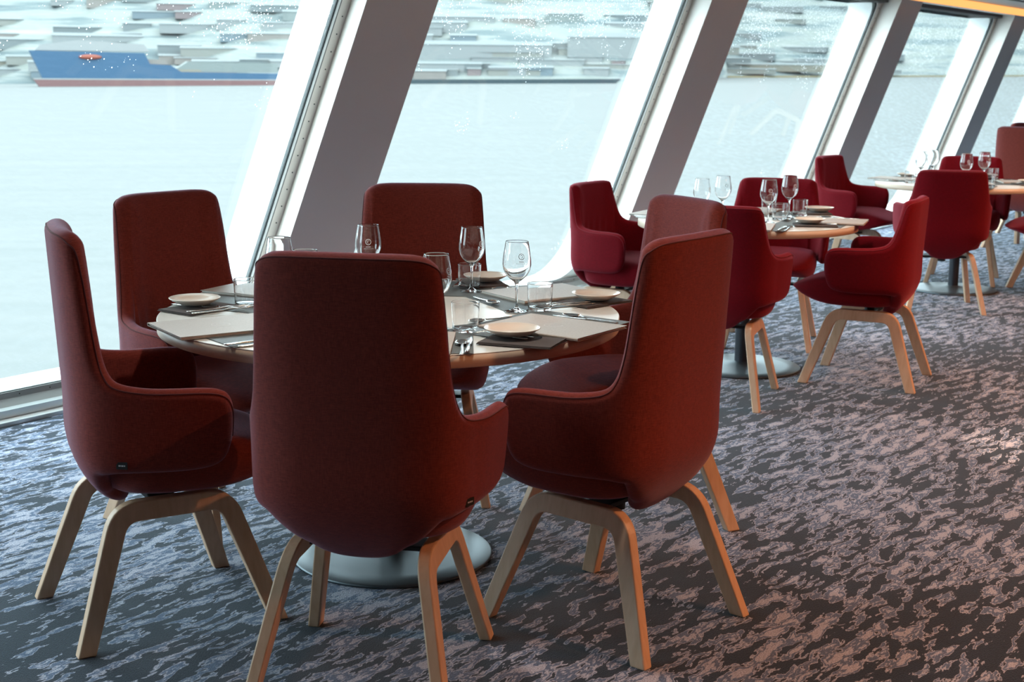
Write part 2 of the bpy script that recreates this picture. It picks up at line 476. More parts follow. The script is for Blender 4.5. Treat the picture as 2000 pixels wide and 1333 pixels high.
wi = 0
for k in range(KA, KB):
    wi += 1
    s0 = S1 + k * LW + SR - .02 ; s1 = S1 + (k + 1) * LW
    A = rrect(s0, s1, ZB, ZT, (.06, .06, .05, .05))
    G2 = rrect(s0 - .014, s1 + .014, ZB - .012, ZT + .012, (.07, .07, .06, .06))
    # window root = exterior reveal (white hull opening) with rounded corners
    bm = bmesh.new()
    # outline of the outside opening
    A2 = rrect(s0 - .0, s1 + .0, ZB - .0, ZT, (.30, .30, .10, .10))
    n_ = len(A2)
    B2 = []
    for i, (s, z) in enumerate(A2):
        q = i // 9
        cs, cz = [(s0 - .24, ZB - .1), (s1 + .24, ZB - .1), (s1 + .24, ZT + .3), (s0 - .24, ZT + .3)][q]
        B2.append((cs, cz))
    # keep the outer outline from collapsing: spread the points a little along the sides
    B2 = [(b[0] + (a[0] - b[0]) * .0001 * (i % 9), b[1]) for i, (a, b) in enumerate(zip(A2, B2))]
    ring(bm, A2, B2, -.018, -EX)
    w = struct('window_%d' % wi, bm, M['hull'])
    # pane
    bm = bmesh.new()
    prism(bm, A, lambda s, z: P(s, -.004, z), lambda s, z: P(s, -.012, z))
    pn = obj('pane', bm, M['pane'], w)
    # gasket and bright bead
    bm = bmesh.new(); ring(bm, rrect(s0 + .0, s1 - .0, ZB, ZT, (.06, .06, .05, .05)), rrect(s0 - .008, s1 + .008, ZB - .008, ZT + .008, (.068, .068, .058, .058)), -.003, .004)
    ring(bm, rrect(s0 - .022, s1 + .022, ZB - .018, ZT + .018, (.08, .08, .07, .07)), rrect(s0 - .03, s1 + .03, ZB - .026, ZT + .026, (.088, .088, .078, .078)), -.003, .008)
    obj('gasket', bm, M['gasket'], w)
    bm = bmesh.new(); ring(bm, rrect(s0 - .008, s1 + .008, ZB - .008, ZT + .008, (.068, .068, .058, .058)), rrect(s0 - .022, s1 + .022, ZB - .018, ZT + .018, (.08, .08, .07, .07)), -.003, .010)
    obj('bead', bm, M['white'], w)
    # screwed flange on the far jamb
    bm = bmesh.new()
    prism(bm, [(s1 + .03, -.003), (s1 + .085, -.003), (s1 + .085, .014), (s1 + .03, .006)], lambda s, n: P(s, n, ZB - .02), lambda s, n: P(s, n, ZT + .03))
    fl = obj('flange', bm, M['offwhite'], w)
    bm = bmesh.new()
    for i in range(24):
        z = ZB + .04 + i * (ZT - ZB) / 24
        c = P(s1 + .062, .0115, z)
        bmesh.ops.create_uvsphere(bm, u_segments=8, v_segments=5, radius=.0035, matrix=Matrix.Translation(c))
    obj('screws', bm, M['screw'], fl)
    bm = bmesh.new()
    for i in range(18):
        s = s0 + .1 + i * (s1 - s0 - .2) / 17
        c = Q(s, n_gl + .0125, ZB - .018)
        bmesh.ops.create_uvsphere(bm, u_segments=8, v_segments=5, radius=.003, matrix=Matrix.Translation(c))
    obj('sill_screws', bm, M['screw'], w)

# pillars between the windows
ti = 6
for k in range(KA + 1, KB + 1):
    s = S1 + k * LW
    ti += 1
    bm = bmesh.new()
    prism(bm, [(s + .086, -.003), (s + .086, .014), (s + SF, DJ), (s + SR, DJ), (s + SR - .034, -.003)], lambda a, n: P(a, n, .02), lambda a, n: P(a, n, ZC + .1))
    struct('trim_%d' % ti, bm, M['offwhite'])

# ------------------------------------------------------------------ sea, far shore and ship outside
# the ship heels a little, so the sea surface is not parallel to the deck
SEA0, SAX, SAY = -8.0, 0.0, 0.0
def ray(px, py):
    X = (px - 1000) / 2715.72; Y = (666.5 - py) / 2715.72
    return R_ * X + U_ * Y + F_
ra, rb = ray(0, 134), ray(2000, 130)
det = ra.x * rb.y - rb.x * ra.y
SAX = (ra.z * rb.y - rb.z * ra.y) / det
SAY = (ra.x * rb.z - rb.x * ra.z) / det
def seaz(x, y): return SEA0 + SAX * x + SAY * y
sea_m = mat('sea_water', osrgb(205, 222, 226), 0.9, 0.0, Specular_IOR_Level=0.05)
n, l, b = nodes(sea_m)
tc = n.new('ShaderNodeTexCoord'); mp = n.new('ShaderNodeMapping'); mp.inputs['Scale'].default_value = (0.05, 0.35, 1)
l.new(tc.outputs['Object'], mp.inputs[0])
no = n.new('ShaderNodeTexNoise'); no.inputs['Scale'].default_value = 1; no.inputs['Detail'].default_value = 5
l.new(mp.outputs[0], no.inputs['Vector'])
cr = n.new('ShaderNodeValToRGB'); cr.color_ramp.elements[0].position = .3; cr.color_ramp.elements[1].position = .75
cr.color_ramp.elements[0].color = (.113, .119, .119, 1); cr.color_ramp.elements[1].color = (.128, .132, .132, 1)
l.new(no.outputs['Fac'], cr.inputs[0]); l.new(cr.outputs[0], b.inputs['Base Color'])
bm = bmesh.new()
pts = [(-1500, -300), (2500, -300), (2500, 3000), (-1500, 3000)]
bm.faces.new([bm.verts.new((x, y, seaz(x, y))) for x, y in pts])
o = obj('sea', bm, sea_m); tag(o, 'pale calm grey-blue sea outside the windows', 'sea', kind='stuff')

# shoreline from left (about 780 m off) to right (about 1300 m off)
def shore(px, py):
    r = ray(px, py)
    t = (SEA0 - H) / (r.z - SAX * r.x - SAY * r.y)
    return Vector((0, 0, H)) + r * t
SH = [shore(-900, 166), shore(0, 164), shore(600, 164.5), shore(1250, 163), shore(1420, 152), shore(2100, 149.5), shore(2900, 149)]
def shore_at(t):
    t = max(0, min(.99999, t)) * (len(SH) - 1); i = int(t); f = t - i
    return SH[i].lerp(SH[i + 1], f)
hill_m = mat('far_hillside', osrgb(150, 165, 172), 0.95)
n, l, b = nodes(hill_m)
tc = n.new('ShaderNodeTexCoord'); mp = n.new('ShaderNodeMapping'); mp.inputs['Scale'].default_value = (0.011, 0.011, 0.20)
l.new(tc.outputs['Object'], mp.inputs[0])
no = n.new('ShaderNodeTexNoise'); no.inputs['Scale'].default_value = 1; no.inputs['Detail'].default_value = 5; no.inputs['Roughness'].default_value = .62
l.new(mp.outputs[0], no.inputs['Vector'])
cr = n.new('ShaderNodeValToRGB'); e = cr.color_ramp.elements  # distance haze painted into the ramp: darks lifted, contrast compressed
e[0].position = .30; e[0].color = osrgb(128, 150, 158)
e[1].position = .72; e[1].color = osrgb(238, 240, 238)
for p_, c_ in ((.40, osrgb(160, 180, 184)), (.46, osrgb(190, 202, 202)), (.50, osrgb(216, 224, 222)), (.56, osrgb(204, 214, 206)), (.63, osrgb(232, 236, 234))):
    x = e.new(p_); x.color = c_
l.new(no.outputs['Fac'], cr.inputs[0]); l.new(cr.outputs[0], b.inputs['Base Color'])
bm = bmesh.new()
NS, NR = 60, 14
grid = []
for i in range(NS + 1):
    p = shore_at(i / NS); d = Vector((p.x, p.y, 0)).normalized()
    row = []
    for j in range(NR + 1):
        q = p + d * (j * 30)
        h = j * 15 + (3 * math.sin(i * 1.7 + j) if j > 1 else 0)
        row.append(bm.verts.new((q.x, q.y, p.z + h + (-.5 if j == 0 else 0))))
    grid.append(row)
for i in range(NS):
    for j in range(NR):
        bm.faces.new((grid[i][j], grid[i + 1][j], grid[i + 1][j + 1], grid[i][j + 1]))
o = obj('hillside', bm, hill_m, smooth=True); tag(o, 'town hillside across the water, blurred by distance', 'hillside', kind='stuff')

def pale(c):  # puts distance haze into house and roof colours by blending towards pale grey
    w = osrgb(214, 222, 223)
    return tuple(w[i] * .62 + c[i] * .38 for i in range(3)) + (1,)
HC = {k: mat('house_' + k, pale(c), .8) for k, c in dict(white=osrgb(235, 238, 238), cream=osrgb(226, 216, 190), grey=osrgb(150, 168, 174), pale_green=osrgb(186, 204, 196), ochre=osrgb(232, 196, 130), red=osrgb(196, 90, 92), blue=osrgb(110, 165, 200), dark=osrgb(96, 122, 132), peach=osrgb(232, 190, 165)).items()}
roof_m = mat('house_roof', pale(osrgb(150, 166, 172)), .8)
def building(px, py, wpx, hpx, colour, roof='pitched'):
    """a long waterfront building; its foot is on the hillside behind the shore"""
    t = (px + 900) / 3800.0
    # find hill distance whose height matches
    best = None
    for i in range(NS * 3 + 1):
        p = shore_at(i / (NS * 3.0))
        v = p - Vector((0, 0, H)); dd = v.dot(F_)
        x = 1000 + 2715.72 * v.dot(R_) / dd
        if best is None or abs(x - px) < best[0]: best = (abs(x - px), p)
    p = best[1]; d = Vector((p.x, p.y, 0)).normalized()
    v = p - Vector((0, 0, H)); y0 = 666.5 - 2715.72 * v.dot(U_) / v.dot(F_)
    back = 2.0
    for j in range(60):
        q = p + d * back; q.z = p.z + max(0, back) * .5
        v = q - Vector((0, 0, H)); y = 666.5 - 2715.72 * v.dot(U_) / v.dot(F_)
        if y <= py: break
        back += 4
    dep = (q - Vector((0, 0, H))).dot(F_)
    w_, h_ = wpx * dep / 2715.72, hpx * dep / 2715.72
    e_ = empty('waterfront_building', (q.x, q.y, q.z - 1.5), math.atan2(-d.x, d.y) + random.uniform(-.05, .05))
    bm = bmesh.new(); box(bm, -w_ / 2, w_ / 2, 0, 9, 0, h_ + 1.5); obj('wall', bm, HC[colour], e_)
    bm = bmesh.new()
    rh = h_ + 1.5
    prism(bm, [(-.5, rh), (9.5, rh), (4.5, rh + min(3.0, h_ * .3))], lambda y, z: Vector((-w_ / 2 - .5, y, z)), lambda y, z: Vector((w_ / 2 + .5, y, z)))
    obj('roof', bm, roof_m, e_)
    nm = colour.replace('_', ' ')
    win = 'first' if px < 640 else 'second' if px < 1300 else 'third' if px < 1640 else 'fourth'
    lev = 'at the far waterline' if py > 140 else 'low on the far slope' if py > 100 else 'halfway up the far slope' if py > 50 else 'high on the far slope'
    tag(e_, 'long %s building %s, through the %s window' % (nm, lev, win), 'building', '%s buildings %s, %s window' % (nm, lev, win))
rnd = random.Random(3)
cols = ['white'] * 7 + ['cream'] * 3 + ['grey'] * 4 + ['pale_green'] * 4 + ['peach', 'ochre', 'dark', 'dark', 'blue']
for (ya, yb, cnt) in ((160, 148, 22), (146, 120, 26), (118, 80, 26), (76, 30, 24), (26, -10, 16)):
    for i in range(cnt):
        px = (i + rnd.random()) / cnt * 1750 + rnd.uniform(-60, 0)
        py = rnd.uniform(yb, ya)
        wd = rnd.uniform(40, 150); hh = rnd.uniform(6, 16)
        c = rnd.choice(cols)
        if px > 1380:
            py -= 12; wd *= 1.3; hh *= .6
            if c in ('red', 'blue'): c = 'cream'
        building(px, py, wd, hh, c)
building(930, 150, 26, 12, 'red'); building(1060, 150, 46, 14, 'blue'); building(950, 120, 260, 26, 'white'); building(1210, 118, 200, 40, 'white')
building(240, 92, 240, 20, 'white'); building(1500, 140, 330, 10, 'ochre'); building(1200, 130, 26, 8, 'red')
building(210, 16, 70, 14, 'peach'); building(350, 18, 80, 8, 'red'); building(380, 36, 50, 9, 'red')

# quay strips along the shore
bm = bmesh.new()
def quay(t0, t1, h0, h1, dd):
    for i in range(12):
        a = shore_at(t0 + (t1 - t0) * i / 12); c = shore_at(t0 + (t1 - t0) * (i + 1) / 12)
        da = Vector((a.x, a.y, 0)).normalized() * -dd; dc = Vector((c.x, c.y, 0)).normalized() * -dd
        v = [a + da + Vector((0, 0, h0)), c + dc + Vector((0, 0, h0)), c + dc + Vector((0, 0, h1)), a + da + Vector((0, 0, h1))]
        w_ = [x - da * 6 for x in v]
        vs = [bm.verts.new(x) for x in v + w_]
        for f in ((0, 1, 2, 3), (3, 2, 6, 7), (0, 3, 7, 4), (1, 5, 6, 2)): bm.faces.new([vs[x] for x in f])
quay(0.30, 0.62, 0, 2.6, 1)
o = obj('quay', bm, mat('quay_stone', osrgb(100, 122, 132), .9)); tag(o, 'dark stone quay wall along the far waterline', 'quay')
bm = bmesh.new(); quay(0.667, 1.0, 0, 1.6, 1)
o = obj('breakwater', bm, mat('breakwater_stone', osrgb(236, 216, 170), .9)); tag(o, 'thin sandy-coloured breakwater line at the far right waterline', 'breakwater')

# blue supply ship
def ship():
    a = shore(60, 169.5); b_ = shore(545, 166.5)
    ax = (b_ - a); Ls = ax.length; ang = math.atan2(ax.y, ax.x)
    k = Ls / 485.0   # metres per pixel along the hull
    root = empty('cargo_ship', (a.x, a.y, a.z + .0), ang)
    tag(root, 'blue cargo ship with red waterline across the water, behind first window', 'ship')
    def hull(name, prof, z0, z1, hw, m_):
        bm = bmesh.new()
        prism(bm, prof, lambda x, z: Vector((x, -hw, z)), lambda x, z: Vector((x, hw, z)))
        return obj(name, bm, m_, root)
    blue = mat('hull_blue', osrgb(70, 138, 190), .6); red = mat('hull_red', osrgb(196, 140, 140), .7); wh = mat('ship_white', osrgb(240, 242, 242), .6)
    zt = 19 * k
    hull('waterline_band', [(k * 18, -1), (Ls - 2, -1), (Ls, 16 * k), (k * 6, 14 * k)], 0, 0, 7, red)
    hull('stripe', [(k * 6, 14 * k), (Ls, 16 * k), (Ls, 18 * k), (k * 5, 16.5 * k)], 0, 0, 7.02, wh)
    hull('hull', [(k * 22, 16.5 * k), (Ls * .98, 18 * k), (Ls, 30 * k), (k * 285, 31 * k), (k * 265, 44 * k), (k * 225, 46 * k), (k * 215, 67 * k), (0, 69 * k), (k * 8, 50 * k)], 0, 0, 7, blue)
    hull('bridge', [(k * 10, 69.5 * k), (k * 225, 69.5 * k), (k * 215, 84 * k), (k * 90, 90 * k), (k * 20, 80 * k)], 0, 0, 6, wh)
    hull('deckhouse', [(k * 268, 32 * k), (k * 480, 31 * k), (k * 478, 50 * k), (k * 300, 52 * k)], 0, 0, 6, HC['pale_green'])
    orange = mat('lifeboat_orange', osrgb(240, 120, 90), .6)
    bm = bmesh.new(); bmesh.ops.create_uvsphere(bm, u_segments=16, v_segments=8, radius=1, matrix=Matrix.Translation((k * 112, -7.4, 58 * k)) @ Matrix.Diagonal((k * 22, 1.2, k * 5, 1)))
    obj('lifeboat', bm, orange, root, True)
    hull('crane', [(k * 205, 46.5 * k), (k * 262, 45 * k), (k * 255, 54 * k), (k * 210, 56 * k)], 0, 0, 5, HC['peach'])
    hull('hatch', [(k * 262, 31.5 * k), (k * 326, 31 * k), (k * 322, 36 * k), (k * 264, 36 * k)], 0, 0, 6.5, HC['ochre'])
ship()

# ------------------------------------------------------------------ chairs
def interp(tab, u):
    """smooth (monotone-ish Catmull-Rom) interpolation of a table of 2-D points at float index u"""
    n_ = len(tab) - 1
    i = max(0, min(n_ - 1, int(u))); f = u - i
    p0 = tab[max(i - 1, 0)] if i > 0 else (-tab[1][0], tab[1][1])
    p1, p2, p3 = tab[i], tab[i + 1], tab[min(i + 2, n_)]
    r = []
    for a, b_, c, d in zip(p0, p1, p2, p3):
        r.append(0.5 * ((2 * b_) + (-a + c) * f + (2 * a - 5 * b_ + 4 * c - d) * f * f + (-a + 3 * b_ - 3 * c + d) * f ** 3))
    return r

PLAN = [(0, -.190), (.06, -.189), (.12, -.185), (.168, -.173), (.204, -.152), (.228, -.118), (.244, -.075), (.256, -.03), (.265, .02), (.271, .07), (.274, .12), (.275, .17)]
PL = []
_s = 0
for i in range(0, (len(PLAN) - 1) * 10 + 1):
    q = interp(PLAN, i / 10.0 - (1e-9 if i == (len(PLAN) - 1) * 10 else 0))
    if PL: _s += math.hypot(q[0] - PL[-1][1], q[1] - PL[-1][2])
    PL.append((_s, q[0], q[1]))
def plan(s):
    sg = -1 if s < 0 else 1; s = abs(s)
    for (a, x0, y0), (b_, x1, y1) in zip(PL, PL[1:]):
        if s <= b_:
            f = (s - a) / (b_ - a); return Vector((sg * (x0 + (x1 - x0) * f), y0 + (y1 - y0) * f, 0))
    (a, x0, y0), (b_, x1, y1) = PL[-2:]
    f = (s - a) / (b_ - a); return Vector((sg * (x0 + (x1 - x0) * f), y0 + (y1 - y0) * f, 0))

def shell_point(s, z, top):
    p = plan(s)
    y = p.y; x = p.x
    back = max(0.0, 1 - max(0, abs(s) - .2) / .25)
    if z > .6: y -= (z - .6) * .055 * back
    if z < .52:
        q = (.52 - z)
        y += back * q * q * 3.2
        x *= 1 - 1.6 * q * q * (1 if abs(s) < .3 else .6)
    # arms open outward a little towards their tops
    if abs(s) > .22: x += math.copysign(1, s) * (z - .55) * .06 * min(1, (abs(s) - .22) / .15)
    return Vector((x, y, z))

def shell_bm(top):
    k = top - .76
    def tz(f): return .76 + k * f
    T = [(0, tz(1)), (.07, tz(1)), (.125, tz(.998)), (.166, tz(.984)), (.192, tz(.94)), (.205, tz(.87)), (.213, tz(.66)), (.221, tz(.34)), (.230, .765), (.243, .708), (.268, .677), (.33, .664), (.40, .661), (.46, .660), (.503, .655), (.528, .641), (.540, .612), (.541, .57), (.536, .52)]
    if top < .95:
        T[5] = (.204, tz(.84)); T[6] = (.213, tz(.60)); T[7] = (.222, tz(.28)); T[8] = (.233, .752); T[9] = (.249, .705); T[10] = (.276, .676)
    B = [(0, .328), (.05, .332), (.09, .347), (.12, .372), (.142, .385), (.158, .398), (.172, .412), (.187, .427), (.202, .441), (.22, .444), (.25, .448), (.30, .449), (.36, .449), (.42, .450), (.460, .453), (.49, .459), (.511, .470), (.525, .488), (.532, .508)]
    NU = 90
    us = [i / NU * 18 for i in range(-NU, NU + 1)]
    def TB(u):
        a = abs(u); uu = min(a, 17.99999)
        t = interp(T, uu); b_ = interp(B, uu)
        if u < 0: t[0] *= -1; b_[0] *= -1
        return Vector((t[0], t[1])), Vector((b_[0], b_[1]))
    tb = [TB(u) for u in us]
    E0 = .026
    NV = 26
    rows = []
    for (t, b_) in tb:
        Lc = (t - b_).length
        ds = [0, .0015, .005, .010, .017, .026]
        if Lc < .09: ds = [d * max(Lc, .004) / .09 for d in ds]
        mid = [ds[-1] + (Lc - 2 * ds[-1]) * j / NV for j in range(1, NV)]
        vs = ds + mid + [Lc - d for d in reversed(ds)]
        rows.append([b_ + (t - b_) * (v / Lc) for v in vs])
    nv = len(rows[0])
    # distance to the outline
    outl = [t for t, b_ in tb] + [b_ for t, b_ in reversed(tb)]
    def dist(p):
        m_ = 9
        for a, b_ in zip(outl, outl[1:] + outl[:1]):
            if abs(a.x - p.x) > .06 or abs(a.y - p.y) > .08: continue
            ab = b_ - a; q = max(0, min(1, (p - a).dot(ab) / max(ab.length_squared, 1e-12)))
            dd = (a + ab * q - p).length
            if dd < m_: m_ = dd
        return m_
    bm = bmesh.new()
    out, inn = [], []
    e = 1e-3
    for i, row in enumerate(rows):
        ro, ri = [], []
        for j, p in enumerate(row):
            s, z = p
            c = shell_point(s, z, top)
            ns = (shell_point(s + e, z, top) - shell_point(s - e, z, top)).cross(shell_point(s, z + e, top) - shell_point(s, z - e, top)).normalized()  # points outward
            edge = (i == 0 or i == len(rows) - 1 or j == 0 or j == nv - 1)
            d = 0 if edge else dist(p)
            hb = .027 if abs(s) < .2 else .027 - .006 * min(1, (abs(s) - .2) / .1)
            q = min(d / E0, 1); h = hb * math.sqrt(max(0, 1 - (1 - q) ** 2))
            pad = 0
            if abs(s) < .21 and z > .48:
                w_ = min(1, d / .07); pad = .012 * w_ * w_ * (3 - 2 * w_)
                cz = .615 if top > .95 else .60
                sag = .012 * (1 - (s / .2) ** 2)
                pad -= .011 * math.exp(-((z - cz + sag) / .010) ** 2) * min(1, d / .03)
                pad += .002 * math.sin(s * 95 + 8 * z) * math.exp(-((z - cz - .05) / .035) ** 2) * min(1, d / .05)
            if edge:
                v = bm.verts.new(c); ro.append(v); ri.append(v)
            else:
                ro.append(bm.verts.new(c + ns * h)); ri.append(bm.verts.new(c - ns * (h + pad)))
        out.append(ro); inn.append(ri)
    for i in range(len(rows) - 1):
        for j in range(nv - 1):
            for L in (out, inn):
                q = (L[i][j], L[i + 1][j], L[i + 1][j + 1], L[i][j + 1])
                if len(set(q)) == 4:
                    try: bm.faces.new(q if L is out else q[::-1])
                    except ValueError: pass
    # seam: follows the outline a little inside the edge, on the outer skin
    seam = []
    for i in range(0, len(rows)):
        s, z = rows[i][3]; seam
    pts = []
    for i in list(range(2, len(rows) - 2)):
        pts.append(out[i][nv - 4].co.copy())
    return bm, pts

def seat_bm():
    bm = bmesh.new()
    def sup(cx, cy, rx, ryf, ryb, n_, N=56):
        r = []
        for i in range(N):
            a = 2 * PI * i / N; c, s_ = math.cos(a), math.sin(a)
            ex = 2.0 / n_
            x = cx + rx * math.copysign(abs(c) ** ex, c)
            ry = ryf if s_ > 0 else ryb
            y = cy + ry * math.copysign(abs(s_) ** ex, s_)
            r.append((x, y))
        return r
    layers = [(.0, .88), (.006, .935), (.018, .97), (.038, 1.0), (.055, 1.0), (.070, .985), (.081, .955), (.088, .90), (.092, .80), (.095, .6), (.096, .3)]
    rings = []
    for h, k in layers:
        r = sup(0, .065, .236 * k, .292 * k, .215 * k, 3.2)
        vs = []
        for x, y in r:
            f = max(0, (y - .10) / .22)
            low = .380 + .045 * f * f
            hi = .522 - .052 * f * f
            vs.append(bm.verts.new((x * (1 - .05 * f), y, low + (hi - low) * h / .096)))
        rings.append(vs)
    n_ = len(rings[0])
    for a, b_ in zip(rings, rings[1:]):
        for i in range(n_):
            j = (i + 1) % n_
            bm.faces.new((a[i], a[j], b_[j], b_[i]))
    bm.faces.new(rings[0][::-1]); bm.faces.new(rings[-1])
    return bm

def u_frame_bm(sx):
    """bent-wood inverted U: front leg, flat top and rear leg in one strip, on side sx"""
    W0, TH = .050, .031
    yf, yt, zt, rb = .252, .138, .358, .050
    # centreline
    foot = Vector((yf, 0)); corner = Vector((yt, zt - W0 / 2))
    d1 = (corner - foot).normalized(); d2 = Vector((-1, 0))
    c1 = corner - d1 * rb; c2 = corner + d2 * rb
    half = [foot]
    for i in range(1, 4): half.append(foot.lerp(c1, i / 4.0))
    for i in range(0, 9):
        t = i / 8.0; half.append(c1 * (1 - t) ** 2 + corner * 2 * t * (1 - t) + c2 * t * t)
    pts = half + [Vector((-p.x, p.y)) for p in reversed(half)]
    bm = bmesh.new(); rings = []
    n_ = len(pts)
    for i, p in enumerate(pts):
        a, b_ = pts[max(i - 1, 0)], pts[min(i + 1, n_ - 1)]
        t = (b_ - a).normalized(); nn = Vector((-t.y, t.x))
        wd = W0 * (.86 + .14 * min(1, p.y / .25))
        if i in (0, n_ - 1): nn = Vector((1, 0)) * (1 if nn.x > 0 else -1) / max(.3, abs(nn.x)); 
        ring_ = []
        for u_, v_ in ((1, 1), (1, -1), (-1, -1), (-1, 1)):
            q = p + nn * (wd / 2 * u_)
            if i in (0, n_ - 1): q.y = 0
            x = .155 + (zt - q.y) * .205 + v_ * TH / 2
            ring_.append(bm.verts.new((sx * x, q.x, q.y)))
        rings.append(ring_)
    for a, b_ in zip(rings, rings[1:]):
        for i in range(4): bm.faces.new((a[i], a[(i + 1) % 4], b_[(i + 1) % 4], b_[i]))
    bm.faces.new(rings[0]); bm.faces.new(rings[-1])
    return bm

def make_chair(kind):
    high = kind == 'maroon'
    root = empty('dining_armchair', (0, 0, 0))
    bm, seam = shell_bm(1.045 if high else .884)
    obj('backrest', bm, M[kind], root, True)
    s = obj('seat', seat_bm(), M[kind], root, True)
    bm = bmesh.new(); tube(bm, seam, .0022, 6); obj('piping', bm, M[kind + '_seam'], root, True)
    for sx in (-1, 1): obj('leg_frame', u_frame_bm(sx), M['wood'], root, False, .004)
    bm = bmesh.new()
    box(bm, -.10, .10, -.10, .10, .372, .384)
    obj('mount_plate', bm, M['black'], root, False, .003)
    bm = bmesh.new(); lathe(bm, [(0, .30), (.024, .30), (.024, .372), (0, .372)], 20)
    obj('swivel_post', bm, M['black'], root, False)
    bm = bmesh.new(); box(bm, -.155, .155, -.035, .035, .322, .334)
    obj('crossbar', bm, M['black'], root, False, .002)
    return root

def add_care_tag(root):
    bm = bmesh.new(); box(bm, -.014, .014, -.001, .001, -.009, .009)
    t = obj('care_tag', bm, M['tag'], root); t['label'] = 'small black fabric tag'
    p = shell_point(.262, .470, 1.04); t.location = p + Vector((.026, -.002, .004)); t.rotation_euler = (0, 0, math.radians(62))
    bm = bmesh.new()
    for i, w_ in enumerate((.0028, .002, .0028, .002, .0024)): box(bm, -.008 + i * .0035, -.008 + i * .0035 + w_, .0011, .0014, -.0015, .0018)
    for i, w_ in enumerate((.0028, .002, .0028, .002, .0024)): box(bm, -.008 + i * .0035, -.008 + i * .0035 + w_, -.0014, -.0011, -.0015, .0018)
    obj('tag_text', bm, M['tagtext'], t)

def ang(dx, dy):  # rotation so that local +Y points along (dx, dy)
    return math.atan2(-dx, dy)

protoM = make_chair('maroon')
add_care_tag(protoM)
protoC = make_chair('crimson')
CH = [
 ('M', (-.945, 3.55), (.87, .52), 'high-backed maroon armchair at the far left, seen side-on facing right', 'chairs around the nearest table'),
 ('M', (-.955, 4.34), (.80, -.60), 'high-backed maroon armchair by the first window, its front showing, left of the broad pillar', 'chairs around the nearest table'),
 ('M', (-.315, 4.72), (.02, -1), 'high-backed maroon armchair across the nearest table, its front facing the camera', 'chairs around the nearest table'),
 ('M', (-.325, 3.158), (.17, .985), 'high-backed maroon armchair nearest the camera, seen squarely from behind', 'chairs around the nearest table'),
 ('M', (.28, 3.53), (-.76, .65), 'high-backed maroon armchair with warm rust light on its back, right of the nearest table', 'chairs around the nearest table'),
 ('M', (.38, 4.345), (-.89, -.45), 'high-backed maroon armchair half hidden behind the rust-lit armchair', 'chairs around the nearest table'),
 ('C', (.56, 7.18), (.79, -.48), 'low-backed crimson armchair left of the middle table, facing right beside the window', 'chairs around the middle table'),
 ('C', (1.41, 7.50), (-.25, -.97), 'low-backed crimson armchair on the far side of the middle table, behind the two wine glasses', 'chairs around the middle table'),
 ('C', (.93, 6.17), (.33, .94), 'dark-lit crimson armchair seen from behind, partly hidden by the rust-lit high-backed chair', 'chairs around the middle table'),
 ('C', (1.71, 6.57), (-.90, .43), 'low-backed crimson armchair right of the middle table, seen in profile facing left', 'chairs around the middle table'),
 ('C', (2.42, 9.98), (.79, -.60), 'low-backed crimson armchair by the window left of the far table, facing right', 'chairs around the far table'),
 ('C', (2.71, 8.74), (.12, .99), 'dark crimson armchair with its back to the camera in front of the far table', 'chairs around the far table'),
 ('C', (3.25, 9.98), (-.37, -.93), 'low-backed crimson armchair on the far side of the far table, its front towards the camera', 'chairs around the far table'),
 ('C', (3.72, 9.42), (-.99, .05), 'crimson armchair cut off by the right edge of the photo, at the far table', 'chairs around the far table'),
 ('M', (4.42, 12.0), (.8, .6), 'pink-lit high-backed maroon armchair at the right edge, seen from behind beyond the far table', 'armchairs beyond the far table'),
 ('M', (4.88, 13.0), (.2, -1), 'brownish high-backed maroon armchair at the far right, mostly behind the pink-lit one', 'armchairs beyond the far table'),
]
used = {}
CHO = []
for kind, (x, y), (dx, dy), lab, grp in CH:
    proto = protoM if kind == 'M' else protoC
    o = proto if kind not in used else copy_tree(proto)
    used[kind] = 1
    o.location = (x, y, 0); o.rotation_euler = (0, 0, ang(dx, dy))
    tag(o, lab, 'chair', grp)
    CHO.append(o)
def swivel(root, deg):
    for k in [k for k in bpy.data.objects if k.parent == root]:
        if k.name.split('.')[0] in ('backrest', 'seat', 'piping', 'care_tag', 'mount_plate'):
            k.matrix_local = Matrix.Rotation(math.radians(deg), 4, 'Z') @ k.matrix_local
bpy.context.view_layer.update()
swivel(CHO[0], -9)
swivel(CHO[4], 4)

# ------------------------------------------------------------------ tables
TZ = .74
def make_table(loc, R, rb, label):
    root = empty('round_table', (loc[0], loc[1], 0))
    bm = bmesh.new(); lathe(bm, [(0, TZ), (R - .002, TZ), (R, TZ - .001), (R, TZ - .003)], 128)
    bm2 = bmesh.new(); lathe(bm2, [(0, TZ - .036), (R - .003, TZ - .036), (R, TZ - .034), (R, TZ - .003), (0, TZ - .003)], 128)
    top = obj('tabletop', bm2, M['edge'], root)
    obj('laminate', bm, M['laminate'], top)
    for o in (top,):
        for p in o.data.polygons: p.use_smooth = abs(p.normal.z) < .5
    bm = bmesh.new(); lathe(bm, [(0, .012), (.034, .012), (.034, TZ - .036), (0, TZ - .036)], 40); obj('pole', bm, M['pole'], root, False)
    for p in root.children if False else []: pass
    bm = bmesh.new()
    lathe(bm, [(0, 0), (rb - .004, 0), (rb, .003), (rb, .008), (rb - .004, .011), (rb * .75, .0135), (rb * .4, .018), (.08, .023), (.048, .029), (.036, .034), (0, .034)], 96)
    obj('base_disc', bm, M['base'], root, True)
    bm = bmesh.new(); lathe(bm, [(0, TZ - .044), (.14, TZ - .044), (.14, TZ - .036), (0, TZ - .036)], 32); obj('top_plate', bm, M['black'], root)
    tag(root, label, 'table', 'round dining tables')
    return root
T1, T2, T3 = (-.353, 3.998), (1.147, 6.815), (3.04, 9.51)
make_table(T1, .664, .299, 'large round pale-topped table nearest the camera, ringed by six high-backed chairs')
